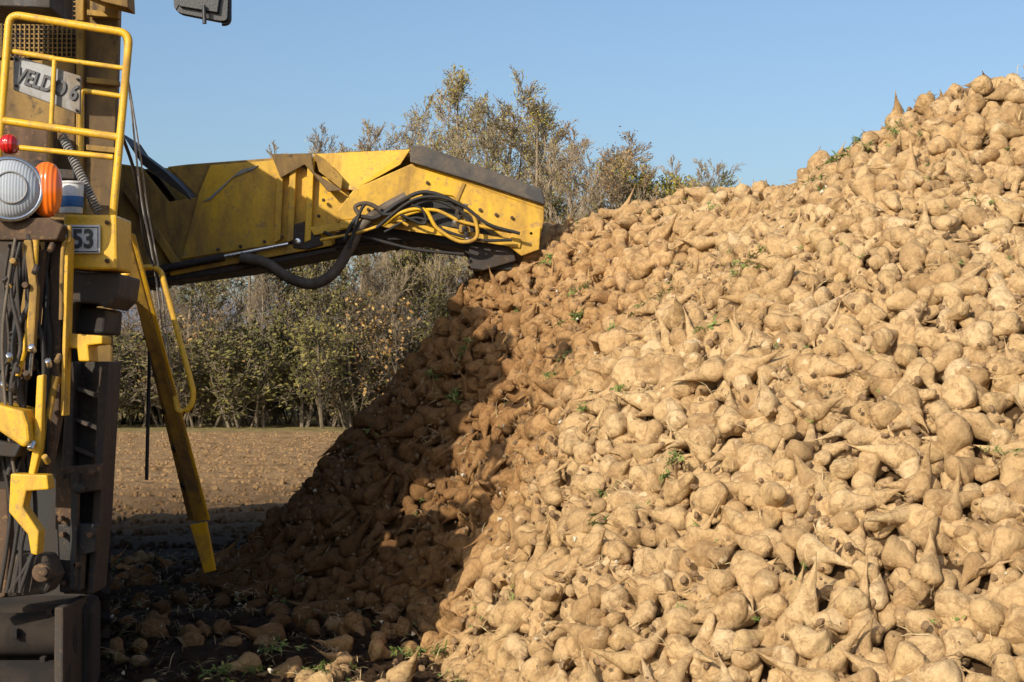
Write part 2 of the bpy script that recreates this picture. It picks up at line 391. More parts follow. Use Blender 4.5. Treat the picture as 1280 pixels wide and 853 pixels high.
def addt(x,y,k,s,o0=.05,o1=.09):
    hh,nn=frames(np.array([[x,y]])); p=Vector((x,y,hh[0]))+Vector(nn[0])*R.uniform(o0,o1)
    q=Vector(nn[0]).lerp(Vector((R.uniform(-1,1),R.uniform(-1,1),.5)),.4).to_track_quat('Z','Y')@Quaternion((0,0,1),R.uniform(0,6)); e=q.to_euler()
    A[0].append(tuple(p)); A[1].append((e.x,e.y,e.z)); A[2].append(s); A[3].append(k)
for _ in range(64):
    x,y=R.uniform(-1.8,4.2),R.uniform(7,15)
    for _ in range(R.choice((1,2,4,6))): addt(x+R.gauss(0,.06),y+R.gauss(0,.06),R.randrange(5),R.uniform(.6,1.0),.075,.12)
for _ in range(800): addt(R.uniform(-4,5),R.uniform(7,17),R.randrange(5),R.uniform(.2,.5))
for _ in range(2200): addt(R.uniform(-4,5),R.uniform(6.8,17),5+R.randrange(3),R.uniform(.5,1.3))
gn_scatter('leaf_and_root_debris',*A,tc_,pile)
# ------------------------------------------------------------ harvester
hv=empty('beet_harvester')
def quadbody(name,foot,z0,z1,mat,b=.02):
    n=len(foot); vv=[(x,y,z0) for x,y in foot]+[(x,y,z1) for x,y in foot]
    o=meshobj(name,vv,[tuple(range(n))[::-1],tuple(range(n,2*n))]+[(i,(i+1)%n,n+(i+1)%n,n+i) for i in range(n)],mat,hv); return bev(o,b)
quadbody('beet_bunker',[(-6.2,10.4),(-2.70,11.0),(-4.75,18.5),(-8.0,17.6)],1.75,4.75,MUST)
quadbody('chassis',[(-5.2,9.6),(-3.05,9.9),(-5.0,18.0),(-7.4,17.2)],.75,1.72,DRK)
quadbody('engine_deck',[(-5.2,8.9),(-2.75,9.15),(-3.25,11.0),(-5.6,10.6)],1.5,2.25,DRK)
quadbody('added_shadow_box',[(-5.2,9.45),(-2.48,9.5),(-2.75,10.6),(-5.4,10.4)],.12,2.2,BLK,.04)  # box added under the deck to block sun and shadow the heap's foot
quadbody('added_low_shadow_block',[(-5.2,9.0),(-2.34,9.1),(-2.42,9.6),(-5.2,9.5)],.10,.62,TYR,.05)  # low block added to throw shadow over the near ground
for k,(yy,zz,rr_) in enumerate(((8.85,.20,.15),(8.98,.47,.12))):
    cyl('pickup_roller',(-3.7,yy,zz),(1,.03,0),rr_,2.6,TYR,hv,24,.01)
    for j in range(34):
        a=j*2.4; x=-4.95+j*.075; box('roller_finger',(x,yy+math.cos(a)*rr_,zz+math.sin(a)*rr_),(.03,.05,.05),TYR,hv,b=.004)
for x in (-2.42,-3.2,-4.0): quadbody('pickup_side_plate',[(x-.03,8.72),(x+.02,8.72),(x+.02,9.2),(x-.03,9.2)],.03,.66,DRK,.01)
def wire_grille(u0,v0,u1,v1,y,n,m):
    vv=[];ff=[]
    def bar(a,b,w):
        k=len(vv); d=(b-a).normalized(); s=d.cross(Vector((0,1,0)))*w
        for p in (a,b):
            for q in (s+Vector((0,-w,0)),s+Vector((0,w,0)),-s+Vector((0,w,0)),-s+Vector((0,-w,0))): vv.append(p+q)
        for i in range(4): ff.append((k+i,k+(i+1)%4,k+4+(i+1)%4,k+4+i))
    for i in range(n+1): bar(EL(u0+(u1-u0)*i/n,v0,y),EL(u0+(u1-u0)*i/n,v1,y),.004)
    for j in range(m+1): bar(EL(u0,v0+(v1-v0)*j/m,y+.008),EL(u1,v0+(v1-v0)*j/m,y+.008),.004)
    meshobj('wire_grille',vv,ff,MUST,hv)
prism('grille_recess',[(-60,-40),(95,-40),(95,72),(-60,72)],10.55,.1,BLK,hv)
wire_grille(-60,-40,93,70,10.5,26,19)
prism('grille_frame',[(93,-60),(102,-60),(102,270),(93,270)],10.45,.12,YELD,hv)
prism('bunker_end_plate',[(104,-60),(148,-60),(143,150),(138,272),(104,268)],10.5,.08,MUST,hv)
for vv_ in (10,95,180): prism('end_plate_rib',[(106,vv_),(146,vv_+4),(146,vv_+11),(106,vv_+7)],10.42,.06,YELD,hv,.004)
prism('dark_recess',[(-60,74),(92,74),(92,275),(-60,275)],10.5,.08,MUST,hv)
prism('recess_duct',[(-20,150),(60,152),(60,230),(-20,225)],10.2,.2,BRN,hv,.02)
prism('recess_beam',[(-60,200),(92,212),(92,224),(-60,214)],10.1,.08,DRK,hv)
prism('top_hood',[(-60,-60),(60,-60),(60,8),(-60,4)],9.6,.5,DRK,hv)
prism('yellow_top_beam',[(100,-40),(155,-40),(158,8),(125,0),(100,-10)],10.2,.2,YELD,hv)
rr=.0225
ptube('railing_outer',rounded([(-4,200),(9,16),(160,40),(140,272)],14),9.0,rr,YELR,hv,False)
ptube('railing_mid',[(2,150),(147,171)],9.0,rr*.95,YELR,hv,False)
ptube('railing_upper_mid',[(8,62),(66,72)],9.02,rr*.7,YELR,hv,False)
ptube('railing_inner_post',[(66,72),(62,160)],9.02,rr*.6,YELR,hv,False)
ptube('railing_inner',rounded([(66,72),(152,84)],5),9.02,rr*.6,YELR,hv,False)
ptube('railing_low',[(22,184),(140,196)],9.05,rr*.7,YELR,hv,False)
ptube('railing_back',rounded([(100,190,),(100,112),(153,120)],8),9.5,rr*.7,YELR,hv,False)
ptube('railing_post_back',[(62,160),(58,272)],9.3,rr*.7,YELD,hv,False)
prism('name_board',[(14,67),(99,94),(98,142),(14,111)],9.06,.03,GRY,hv,.006)
text('name_board_lettering','VELDO 6',EL(56.5,104.5,9.052),.122,LET,hv,ry=math.radians(18),bold=.003,sx=.76)
for u,v_ in ((18,73),(95,98),(18,106),(94,137)): cyl('bolt',EL(u,v_,9.05),(0,-1,0),.008,.012,DRK,hv,10,0)
yl=8.5
def lamp(name,u,v_,r,mat,ax,ringmat,depth=.12):
    c=EL(u,v_,yl)
    cyl(name+'_housing',c+Vector(ax)*(-depth/2),ax,r*.86,depth,BLK,hv,32,.02,r2=r)
    n=36; t=Vector(ax).normalized().to_track_quat('Z','Y')
    tube(name+'_ring',[c+t@Vector((r*.97*math.cos(2*math.pi*i/n),r*.97*math.sin(2*math.pi*i/n),0)) for i in range(n+1)],r*.085,ringmat,hv,False)
    tube(name+'_inner_ring',[c+t@Vector((r*.5*math.cos(2*math.pi*i/n),r*.5*math.sin(2*math.pi*i/n),r*.31)) for i in range(n+1)],r*.03,GRY,hv,False)
    dome(name+'_lens',c,ax,r*.93,r*.35,mat,hv)
lamp('work_lamp',11,236,.165,CLR,Vector((.35,-.94,.05)).normalized(),CHR,.2)
def ell(name,c,s,mat,rz=0,sup=2.4):
    bm=bmesh.new(); bmesh.ops.create_uvsphere(bm,u_segments=28,v_segments=16,radius=1)
    for q in bm.verts:
        l=(abs(q.co.x)**sup+abs(q.co.y)**sup+abs(q.co.z)**sup)**(1/sup); q.co/=l
    M=Matrix.Translation(c)@Matrix.Rotation(rz,4,'Z')@Matrix.Diagonal((*s,1))
    bm.transform(M); me=bpy.data.meshes.new(name); bm.to_mesh(me); bm.free(); me.materials.append(mat)
    me.polygons.foreach_set('use_smooth',[True]*len(me.polygons)); return link(bpy.data.objects.new(name,me),hv)
ell('indicator_lens',EL(57,237,8.62),(.082,.075,.148),ORG,.3)
ell('indicator_housing',EL(46,238,8.72),(.085,.10,.165),DRK,.3)
ell('red_lamp',EL(10,180,8.8),(.05,.06,.055),RED)
prism('lamp_bracket',[(-10,272),(60,272),(78,282),(70,300),(-10,300)],8.55,.12,BRN,hv)
cb=EL(88,248,9.0)
cyl('bucket',cb,(0,0,1),.062,.17,WHT,hv,28,.004,r2=.068); cyl('bucket_label',cb+Vector((0,0,-.02)),(0,0,1),.067,.06,BLUE,hv,28,.002)
cyl('bucket_rim',cb+Vector((0,0,.085)),(0,0,1),.072,.014,WHT,hv,28,.003)
def spring(name,a,b,r,turns,w,mat):
    a,b=Vector(a),Vector(b); d=b-a; q=d.normalized().to_track_quat('Z','Y'); n=turns*10
    tube(name,[a+q@Vector((r*math.cos(2*math.pi*i/10),r*math.sin(2*math.pi*i/10),d.length*i/n)) for i in range(n+1)],w,mat,hv,False,2)
spring('coiled_cable',EL(76,168,9.1),EL(122,266,9.05),.022,30,.0055,GRY)
prism('tail_box',[(78,268),(145,268),(146,337),(110,337),(78,334)],8.9,.35,YELR,hv,.015)
prism('platform_edge',[(-60,330),(82,330),(82,346),(-60,346)],9.0,1.5,DRK,hv)
prism('licence_plate',[(60,281),(124,281),(124,317),(60,317)],8.87,.02,WHT,hv,.006)
ptube('licence_plate_border',[(63,284),(121.5,284),(121.5,314.5),(63,314.5),(63,284)],8.868,.0035,LET,hv,False)
text('licence_number','253',EL(96,299.5,8.865),.142,LET,hv,bold=.004,sx=.86)
prism('yellow_tab',[(80,237),(106,240),(108,268),(80,268)],9.1,.05,YELD,hv)
for u,v_ in ((133,278),(133,326),(88,326)): cyl('bolt',EL(u,v_,8.89),(0,-1,0),.012,.02,BRN,hv,8,0)
def P_(name,pts,y,th,mat,b=.008): return prism(name,pts,y,th,mat,hv,b)
P_('front_yellow_box',[(-60,500),(0,506),(30,514),(36,532),(38,552),(30,560),(0,540),(-60,540)],8.4,.35,YELR,.015)
P_('front_dark_box',[(-60,542),(28,556),(20,572),(-60,565)],8.42,.4,BLK)
P_('post_1',[(62,296),(78,296),(74,520),(60,600),(50,600),(58,500)],8.7,.1,BRN)
P_('post_1_edge',[(80,296),(85,296),(80,520),(76,520)],8.68,.12,YELR,.004)
P_('plate_fork',[(-40,300),(20,300),(22,340),(10,420),(-40,430)],8.8,.1,DRK)
P_('plate_lower',[(-40,440),(22,430),(30,470),(20,510),(-40,505)],8.9,.1,BRN)
P_('hanger_bracket',[(76,416),(128,420),(128,430),(110,432),(112,452),(98,452),(96,436),(76,434)],8.75,.2,YELR)
P_('fender',[(78,340),(150,342),(146,372),(132,386),(122,380),(92,378),(84,420),(76,420)],9.0,.5,DRK,.015)
P_('fender_lower',[(86,380),(132,386),(130,418),(84,416)],9.15,.4,BLK,.015)
P_('support_column_web',[(86,452),(132,452),(130,520),(126,590),(120,660),(114,742),(84,742),(80,600)],9.25,.2,DRK,.01)  # dark steel on the column parts stands in for shade down here
P_('support_column_flange',[(84,452),(93,452),(90,600),(90,742),(80,742),(76,600)],9.1,.3,DRK,.01)
P_('support_column_flange',[(124,452),(136,452),(130,560),(126,640),(118,742),(110,742),(118,600)],9.12,.3,DRK,.01)
for v_ in (480,520,556): P_('column_strut',[(90,v_),(126,v_+14),(126,v_+20),(90,v_+6)],9.14,.05,DRK,.004)
P_('column_cap',[(70,585),(126,580),(126,612),(96,618),(92,660),(70,662)],9.0,.10,BRN)
P_('column_bracket',[(72,655),(122,655),(120,690),(104,694),(102,738),(76,740)],8.98,.10,DRK)
P_('column_bracket_rib',[(90,592),(98,592),(96,735),(88,735)],8.92,.06,DRK,.004)
for u,v_ in ((78,595),(116,590),(78,648),(80,668),(114,668),(82,728),(98,705)): cyl('bracket_bolt',EL(u,v_,8.95),(0,-1,0),.016,.06,BRN,hv,6,.002)
P_('lower_arm',[(14,592),(60,594),(62,612),(34,614),(30,634),(50,664),(48,694),(40,692),(36,668),(12,640)],8.42,.12,YELR)
P_('lower_arm_back',[(-30,690),(60,694),(72,720),(60,742),(-30,750)],8.7,.2,DRK,.02)
P_('lower_plate',[(-30,610),(10,612),(14,690),(8,745),(-30,760)],8.68,.1,BRN)
cyl('pivot_pin',EL(57,714,8.66),(0,-1,0),.05,.12,BRN,hv,20); cyl('pivot_pin_cap',EL(57,714,8.59),(0,-1,0),.024,.05,BRN,hv,16)
cyl('pivot_pin_b',EL(34,455,8.84),(0,-1,0),.045,.12,BRN,hv,20); cyl('pivot_pin_c',EL(100,610,8.94),(0,-1,0),.03,.08,DRK,hv,20)
def hyd(name,a,b,r,y,f_=.6,mat=DRK):
    A_=EL(*a,y);B_=EL(*b,y); M_=A_.lerp(B_,f_); tube(name+'_barrel',[A_,M_],r,mat,hv,False); tube(name+'_rod',[M_,B_],r*.5,CHR,hv,False)
    tube(name+'_collar',[M_,M_.lerp(A_,.06)],r*1.15,mat,hv,False)
hyd('cylinder_a',(48,312),(36,470),.042,8.65,.7,BRN)
hyd('cylinder_b',(70,470),(42,610),.035,8.72,.8,YELD)
hyd('cylinder_c',(4,400),(10,560),.04,8.75,.7,DRK)
spring('return_spring',EL(20,412,8.6),EL(22,500,8.6),.028,14,.008,DRK)
for i in range(13):
    r2=random.Random(i); u=r2.uniform(2,72)
    y=8.45+r2.uniform(0,.3); w=[(u,290+r2.uniform(0,20)),(u+r2.uniform(-14,14),360),(u+r2.uniform(-18,18),430),(u+r2.uniform(-26,16),500+r2.uniform(-20,30)),(u+r2.uniform(-26,10),560+r2.uniform(0,60))]
    ptube('hydraulic_hose',w,y,r2.choice((.009,.012,.017)),r2.choice((BLK,BLK,BLK,DRK,HOSE)),hv)
for i in range(6):
    r2=random.Random(i+40); u=r2.uniform(0,50)
    ptube('hose_loop',[(u,560),(u+12,610+r2.uniform(0,30)),(u+r2.uniform(5,30),680),(u+r2.uniform(-10,10),740)],8.6,.012,BLK,hv)
ptube('yellow_pipe',[(86,282),(86,300),(78,312),(76,400)],8.62,.012,YELD,hv)
ptube('yellow_arm',[(44,300),(38,400),(22,470)],8.55,.018,YELR,hv)
P_('yellow_stay',[(28,300),(38,300),(46,360),(42,440),(32,440),(36,362)],8.52,.06,YELD)
P_('yellow_stay_b',[(46,470),(55,468),(52,560),(43,596),(36,592),(42,556)],8.48,.06,YELR)
for i in range(16):
    r2=random.Random(i+80); cyl('fitting',EL(r2.uniform(0,80),r2.uniform(300,600),8.42+r2.uniform(0,.1)),(r2.uniform(-.3,.3),-1,r2.uniform(-1,1)),.018,.05,r2.choice((BRN,CHR,YELD,DRK)),hv,6,.002)
def tyre(cx,cy,rad,w,rz):
    t=empty('wheel'); t.parent=hv
    v=[];f=[];n=64;prof=[(-.5,.62),(-.5,.9),(-.42,.97),(0,1),(.42,.97),(.5,.9),(.5,.62)]
    for i in range(n):
        a=2*math.pi*i/n
        for px,pr in prof: v.append((px*w,pr*rad*math.cos(a),pr*rad*math.sin(a)))
    m=len(prof)
    for i in range(n):
        for j in range(m-1): f.append((i*m+j,i*m+j+1,((i+1)%n)*m+j+1,((i+1)%n)*m+j))
    M=Matrix.Translation((cx,cy,rad-.03))@Matrix.Rotation(rz,4,'Z')
    meshobj('tyre',[M@Vector(p) for p in v],f,TYR,t,True)
    for i in range(26):
        for sgn in (-1,1):
            a0=2*math.pi*(i+.5*(sgn>0))/26; vv=[]
            for s_ in (0,1):
                for (da,rr_) in ((-.035,.965),(.035,.965),(.03,1.05),(-.03,1.05)):
                    a=a0+da+.16*s_; xx=sgn*w*(.0 if s_==0 else .5); r_=rr_*rad*(1 if s_==0 else .965)
                    vv.append(M@Vector((xx,r_*math.cos(a),r_*math.sin(a))))
            meshobj('lug',vv,[(0,1,2,3),(4,5,6,7),(0,1,5,4),(1,2,6,5),(2,3,7,6),(3,0,4,7)],TYR,t)
    cc_=M@Vector((0,0,0)); cyl('rim',cc_,(math.cos(rz),math.sin(rz),0),rad*.63,w*.7,YELD,t); cyl('hub',cc_,(math.cos(rz),math.sin(rz),0),rad*.2,w*.95,DRK,t)
tyre(-3.15,11.5,.93,.6,.25); tyre(-4.55,16.4,.93,.6,.25); tyre(-6.2,10.9,.93,.6,.25); tyre(-7.0,15.6,.93,.6,.25)
ya=9.6;yb=11.2
def slab(name,quad_a,quad_b,ya,yb,th,mat):
    P=[EL(*quad_a[0],ya),EL(*quad_a[1],ya),EL(*quad_b[1],yb),EL(*quad_b[0],yb)]; Q=[p+Vector((0,th,0)) for p in P]
    o=meshobj(name,P+Q,[(0,1,2,3),(7,6,5,4),(0,4,5,1),(1,5,6,2),(2,6,7,3),(3,7,4,0)],mat,hv); return bev(o,.006)
slab('ladder_stringer',[(146,289),(160,291)],[(243,652),(258,650)],ya,yb,.09,YELD)
slab('ladder_stringer_edge',[(161,291),(167,292)],[(259,650),(263,650)],ya,yb,.03,YELR)
slab('ladder_foot',[(238,656),(258,652)],[(256,716),(270,713)],yb-.03,yb+.15,.06,YELR)
slab('ladder_far_stringer',[(150,300),(158,300)],[(236,650),(246,650)],10.2,11.75,.06,YELD)
for k in range(7):
    t=(k+.7)/7.6; a=EL(153+97*t,290+362*t,ya+(yb-ya)*t+.05); b=EL(152+90*t,300+350*t,10.2+1.55*t+.03)
    box('ladder_rung',(a+b)/2,(.06,(b-a).length*.98,.03),DRK,hv,rz=math.atan2(-(b-a).x,(b-a).y)*1.0)
for t in (.2,.5,.8): cyl('ladder_bolt',EL(153+97*t,290+362*t,ya+(yb-ya)*t-.01),(0,-1,0),.014,.03,DRK,hv,8,.002)
ptube('ladder_handrail',rounded([(152,345),(183,333),(200,336),(243,492),(238,512),(222,517),(219,495)],10),9.9,.018,YELR,hv,False)
ptube('stay_rod',[(187,440),(184,600)],10.5,.012,BLK,hv,False)
ptube('rope',[(152,40,9.0),(162,130,9.3),(176,250,9.8),(190,320,10.1),(206,430,10.6),(217,500,10.8)],9,.006,ROPE,hv)
ptube('rope',[(158,95,9.0),(172,180,9.3),(185,270,9.8),(200,350,10.1),(214,470,10.6)],9,.005,ROPE,hv)
ptube('black_cable',[(150,165,9.2),(168,220,9.5),(180,300,9.9),(196,345,10.1)],9,.010,BLK,hv)
P_('mirror_head',rounded([(240,-30),(216,-28),(215,8),(222,14),(272,24),(282,24),(284,-30),(240,-30)],5),9.3,.07,MIR,.01)
P_('mirror_glass',[(222,-26),(222,6),(270,14),(276,-26)],9.27,.03,MIR,.004)
ptube('mirror_bracket',rounded([(230,-60),(285,-50),(285,28),(276,28)],6),9.35,.014,MIR,hv,False)
ptube('mirror_stem',[(253,5),(254,28)],9.25,.012,MIR,hv,False)
ptube('mirror_arm',[(150,-60,9.4),(235,-55,9.35)],9.3,.02,MIR,hv,False)
# ---------------------------------------------------------------- discharge boom
YB=15.0
def B(name,pts,dy=0,th=.05,mat=YEL,b=.01,d=None): return prism(name,pts,YB+dy,th,mat,hv,b,d)
B('boom_wall_left',[(146,352),(215,345),(290,328),(365,316),(365,195),(232,205),(208,208),(246,246),(210,252),(176,208),(146,212)],0,.06,YELD)
B('boom_wall_left_clean',[(226,324),(366,302),(366,198),(262,206),(248,240)],-.02,.03,YEL,.006)
B('boom_wall_left_rail',[(212,345),(415,307),(414,297),(212,332)],-.06,.07,YEL,.008)
B('boom_back_wall',[(146,352),(365,316),(620,300),(676,300),(676,250),(520,196),(365,200),(240,208),(146,212)],1.05,.05,YELD)
B('boom_bevel_panel',[(262,246),(268,240),(300,212),(322,206),(318,210),(290,222),(262,250),(252,252)],-.035,.02,GRY,.003)
for u in (346,362,384): B('boom_rib',[(u,196),(u+8,196),(u+8-4,300),(u-4,303)],-.09,.07,YEL,.006)
B('boom_mid_panel',[(366,205),(432,232),(446,262),(418,282),(418,305),(366,316)],-.01,.05,YEL)
B('boom_top_flap',[(338,192),(388,191),(392,215),(428,238),(410,240),(380,205),(350,222)],-.12,.03,MUST,.004,[0,0,0,-.05,-.05,0,0])
B('boom_top_flap_b',[(392,191),(404,197),(428,222),(426,236),(398,214)],-.14,.03,YELD,.004)
B('boom_head_facet',[(388,190),(512,184),(500,205),(442,238),(428,236)],-.05,.04,YEL,.008,[.10,.10,0,-.02,0])
B('boom_head_side',[(442,236),(514,204),(680,262),(680,276),(672,312),(652,316),(612,284),(566,245),(528,240),(500,250),(474,270),(424,276),(420,264)],-.07,.06,YEL,.012)
B('boom_head_side_top',[(514,182),(526,183),(680,240),(680,263),(514,205)],-.075,.10,YEL,.012)
B('rubber_strip',[(513,181),(530,182),(678,236),(682,256),(600,229),(512,202)],-.14,.10,RUB,.012)
B('rubber_strip_back',[(513,183),(530,183),(678,238),(680,254),(512,204)],1.02,.06,RUB,.012)
B('head_edge_rail',[(424,276),(474,270),(500,251),(528,240),(528,247),(503,258),(478,279),(424,286)],-.11,.05,YEL,.006)
B('head_tip_plate',[(640,290),(676,284),(674,312),(652,320),(636,308)],-.10,.05,YEL,.008)
B('head_weld_seam',[(578,228),(582,229),(568,262),(564,260)],-.085,.02,YELD,.002)
B('boom_roof_cross',[(345,198),(512,190),(512,196),(345,204)],.05,1.0,YELD)
B('boom_belt',[(146,356),(300,336),(420,312),(560,292),(640,312),(640,300),(560,280),(420,298),(300,322),(146,342)],.06,.95,BLK,.01)
for k in range(26):
    t=k/25; u=150+420*t; v_=357-66*t-6*math.sin(math.pi*t)
    B('belt_flight',[(u,v_-6),(u+5,v_-7),(u+5,v_+3),(u,v_+4)],.08,.9,DRK,0)
B('boom_lower_rail',[(146,352),(300,330),(420,308),(420,314),(300,338),(146,362)],-.03,.07,DRK)
B('head_lower_dark',[(424,286),(478,279),(505,258),(530,247),(566,252),(610,290),(645,314),(640,338),(590,336),(580,312),(530,300),(470,300),(420,306)],.04,.9,BLK)
B('head_roller_guard',[(585,300),(640,304),(645,326),(604,338),(588,336)],-.02,.12,DRK)
cyl('head_drum',EL(628,312,YB+.5),(0,1,0),.11,1.0,DRK,hv)
cyl('belt_roller',EL(372,302,YB-.0),(0,1,0),.075,.1,DRK,hv); cyl('belt_roller_cap',EL(372,302,YB-.07),(0,1,0),.03,.06,CHR,hv)
B('lower_link',[(362,282),(382,276),(398,290),(404,306),(384,312),(366,310)],-.08,.05,DRK)
B('yellow_link',[(470,274),(482,268),(600,292),(652,300),(650,310),(598,302),(480,284)],-.12,.03,YEL,.005)
B('yellow_link_b',[(386,284),(440,276),(444,284),(392,294)],-.10,.04,YEL,.005)
def bt(name,pts,r,mat,dy=-.15): return ptube(name,[(a,b) for a,b in pts],YB+dy,r,mat,hv)
bt('main_hose',[(300,322),(330,328),(362,348),(392,355),(418,340),(438,308),(452,282),(478,262),(508,246)],.05,HOSE)
bt('hose',[(430,300),(446,272),(470,272),(500,252),(530,240),(566,252),(590,282)],.020,BLK,-.2)
bt('hose',[(436,310),(452,260),(466,256),(480,268),(505,262),(540,250),(572,262),(598,280)],.016,BLK,-.22)
bt('hose',[(478,282),(500,266),(530,262),(546,285),(575,302),(596,296),(592,270),(580,262)],.018,YEL,-.24)
bt('hose',[(470,285),(512,252),(548,246),(580,258),(610,280),(650,292)],.015,BLK,-.26)
bt('hose',[(480,290),(520,272),(560,290),(600,300),(640,300)],.014,BLK,-.2)
bt('hose',[(500,268),(530,280),(528,262),(514,256)],.012,BLK,-.25)
bt('hose',[(448,268),(444,258),(458,254),(476,262)],.02,HOSE,-.22)
bt('yellow_pipe',[(494,272),(540,262),(580,278),(640,290)],.016,YEL,-.22)
bt('yellow_pipe',[(400,300),(450,290),(494,276),(510,282)],.014,YEL,-.2)
bt('hose',[(404,290),(420,296),(440,294),(470,300),(520,312),(580,318)],.016,BLK,-.12)
for i in range(7): cyl('hose_coupling',EL(574+R.uniform(-10,10),258+i*7,YB-.22),(.2,-.3,1),.024,.05,CHR if i%3==0 else DRK,hv,8,.002)
B('hose_clamp_plate',[(572,256),(584,256),(588,290),(574,290)],-.2,.03,YELD,.003)
for u,v_ in ((272,312),(300,308),(330,302),(352,296),(398,270),(404,250),(460,262),(534,228),(600,262),(620,268),(664,292),(640,272),(318,318)):
    cyl('bolt_head',EL(u,v_,YB-.08),(0,1,0),.016,.04,BRN,hv,8,.002)
B('boom_turntable',[(120,200),(176,208),(210,252),(206,300),(196,345),(146,352),(120,350)],.1,.9,YELD,.02)
B('boom_inner_chute',[(150,165),(176,205),(240,252),(232,240),(206,214),(160,180)],.0,.8,DRK,.01)
B('boom_brace',[(152,238),(162,234),(226,330),(216,334)],-.08,.05,YELD)
hydA=EL(160,345,YB-.1);hydB=EL(360,305,YB-.1)
tube('boom_lift_barrel',[hydA,hydA.lerp(hydB,.6)],.036,DRK,hv,False); tube('boom_lift_rod',[hydA.lerp(hydB,.6),hydB],.02,CHR,hv,False)
# ---------------------------------------------------------------- trees
BARK=mat_dirty('bark',(.20,.155,.10),(.115,.09,.06),.5,3,.95)
BARKP=mat_dirty('bark_pale',(.35,.27,.175),(.21,.16,.10),.4,3,.95)
LA=leafmat('leaf_yellow_green',[(0,(.24,.24,.04)),(.5,(.38,.34,.06)),(1,(.48,.39,.08))],.7)
LC=leafmat('leaf_russet',[(0,(.26,.14,.05)),(.5,(.36,.21,.075)),(1,(.40,.29,.10))],.7)
LG=leafmat('leaf_olive',[(0,(.07,.066,.02)),(.5,(.13,.12,.035)),(1,(.24,.19,.055))],.7)
def make_tree(name,seed,h,leafmat_,leafp,leafs,barkm,spread=1.0,multi=1,up=.10,lv=(15,8,6,4),tw=.012):
    r=random.Random(seed); V=[];Fc=[];LV=[];LF=[]
    def leaf(p,s):
        a=Vector((r.gauss(0,1),r.gauss(0,1),r.gauss(0,1))).normalized(); b=a.orthogonal().normalized()
        k=len(LV); LV.extend((p-a*s,p+b*s*.55,p+a*s,p-b*s*.55)); LF.append((k,k+1,k+2,k+3))
    def br(p,d,L,rad,level):
        sides=6 if level==0 else (4 if level==1 else 3); segs=7 if level==0 else (5 if level==1 else 3)
        rings=[];pos=[];dirs=[]
        for s in range(segs+1):
            t=s/segs; rr_=max(tw,rad*(1-t*.82)); u=d.orthogonal().normalized(); w=d.cross(u); k=len(V)
            for q in range(sides):
                a=2*math.pi*q/sides; V.append(p+(u*math.cos(a)+w*math.sin(a))*rr_)
            rings.append(k); pos.append(p.copy()); dirs.append(d.copy())
            j=.05 if level==0 else .20
            d=(d+Vector((r.gauss(0,j),r.gauss(0,j),r.gauss(0,j)+(up if level else .12)))).normalized(); p=p+d*L/segs
        for s in range(segs):
            for q in range(sides): Fc.append((rings[s]+q,rings[s]+(q+1)%sides,rings[s+1]+(q+1)%sides,rings[s+1]+q))
        if level<len(lv):
            n=lv[level]
            for i in range(n):
                t=.2+(.78 if level==0 else .8)*((i+r.random())/n); t=min(t,.99)
                x=t*segs; i0=int(x); pp=pos[i0].lerp(pos[min(segs,i0+1)],x-i0); dd=dirs[i0]
                a=r.uniform(0,6.28); o=dd.orthogonal().normalized(); o=(o*math.cos(a)+dd.cross(o)*math.sin(a))
                if level==0:
                    an=1.1-.55*t; nl=h*.36*spread*(1-.55*t)*r.uniform(.7,1.15)
                else: an=r.uniform(.4,.9); nl=L*r.uniform(.34,.58)*(1.1-.4*t)
                nd=(dd*math.cos(an)+o*math.sin(an)).normalized()
                br(pp,nd,nl,max(tw,rad*(1-t*.8)*(.5 if level==0 else .48)),level+1)
        if level>=2:
            m=leafp
            while m>0:
                if r.random()<min(1,m): leaf(pos[r.randrange(1,segs+1)]+Vector((r.gauss(0,.1),r.gauss(0,.1),r.gauss(0,.1))),leafs*r.uniform(.5,1.3))
                m-=1
    if multi==1: br(Vector((0,0,-.2)),Vector((0,0,1)),h*.98,h*.010+.02,0)
    else:
        for m in range(multi):
            a=r.uniform(0,6.28); br(Vector((r.gauss(0,.5),r.gauss(0,.4),-.2)),Vector((math.cos(a)*.4,math.sin(a)*.4,1)).normalized(),h*r.uniform(.6,1),.05,0)
    k=len(V); me=bpy.data.meshes.new(name); me.from_pydata([tuple(p) for p in V+LV],[],Fc+[tuple(i+k for i in q) for q in LF])
    me.materials.append(barkm); me.materials.append(leafmat_)
    mi=np.zeros(len(Fc)+len(LF),dtype=np.int32); mi[len(Fc):]=1; me.polygons.foreach_set('material_index',mi); me.update()
    zs=sorted(p.z for p in V); return me,zs[int(len(zs)*.995)],0
T={'A':make_tree('tall_tree_a',1,15,LA,.8,.05,BARKP,.85,up=.15,lv=(18,8,6,4)),
   'A2':make_tree('tall_tree_b',2,15,LA,.5,.05,BARKP,.9,up=.19,lv=(18,8,6,4)),
   'B':make_tree('bare_tree_a',3,13,LC,0,.08,BARKP,.85,up=.18,lv=(18,9,6,4),tw=.011),
   'B2':make_tree('bare_tree_b',4,13,LA,.1,.05,BARKP,1.0,up=.18,lv=(18,9,6,4),tw=.011),
   'C':make_tree('russet_tree',5,12,LC,.6,.055,BARKP,1.0,up=.14,lv=(17,9,6,4)),
   'G':make_tree('olive_tree',6,8,LG,1.2,.075,BARK,1.3),
   'D':make_tree('yellow_tree',8,9,LA,1.2,.06,BARK,1.2)}
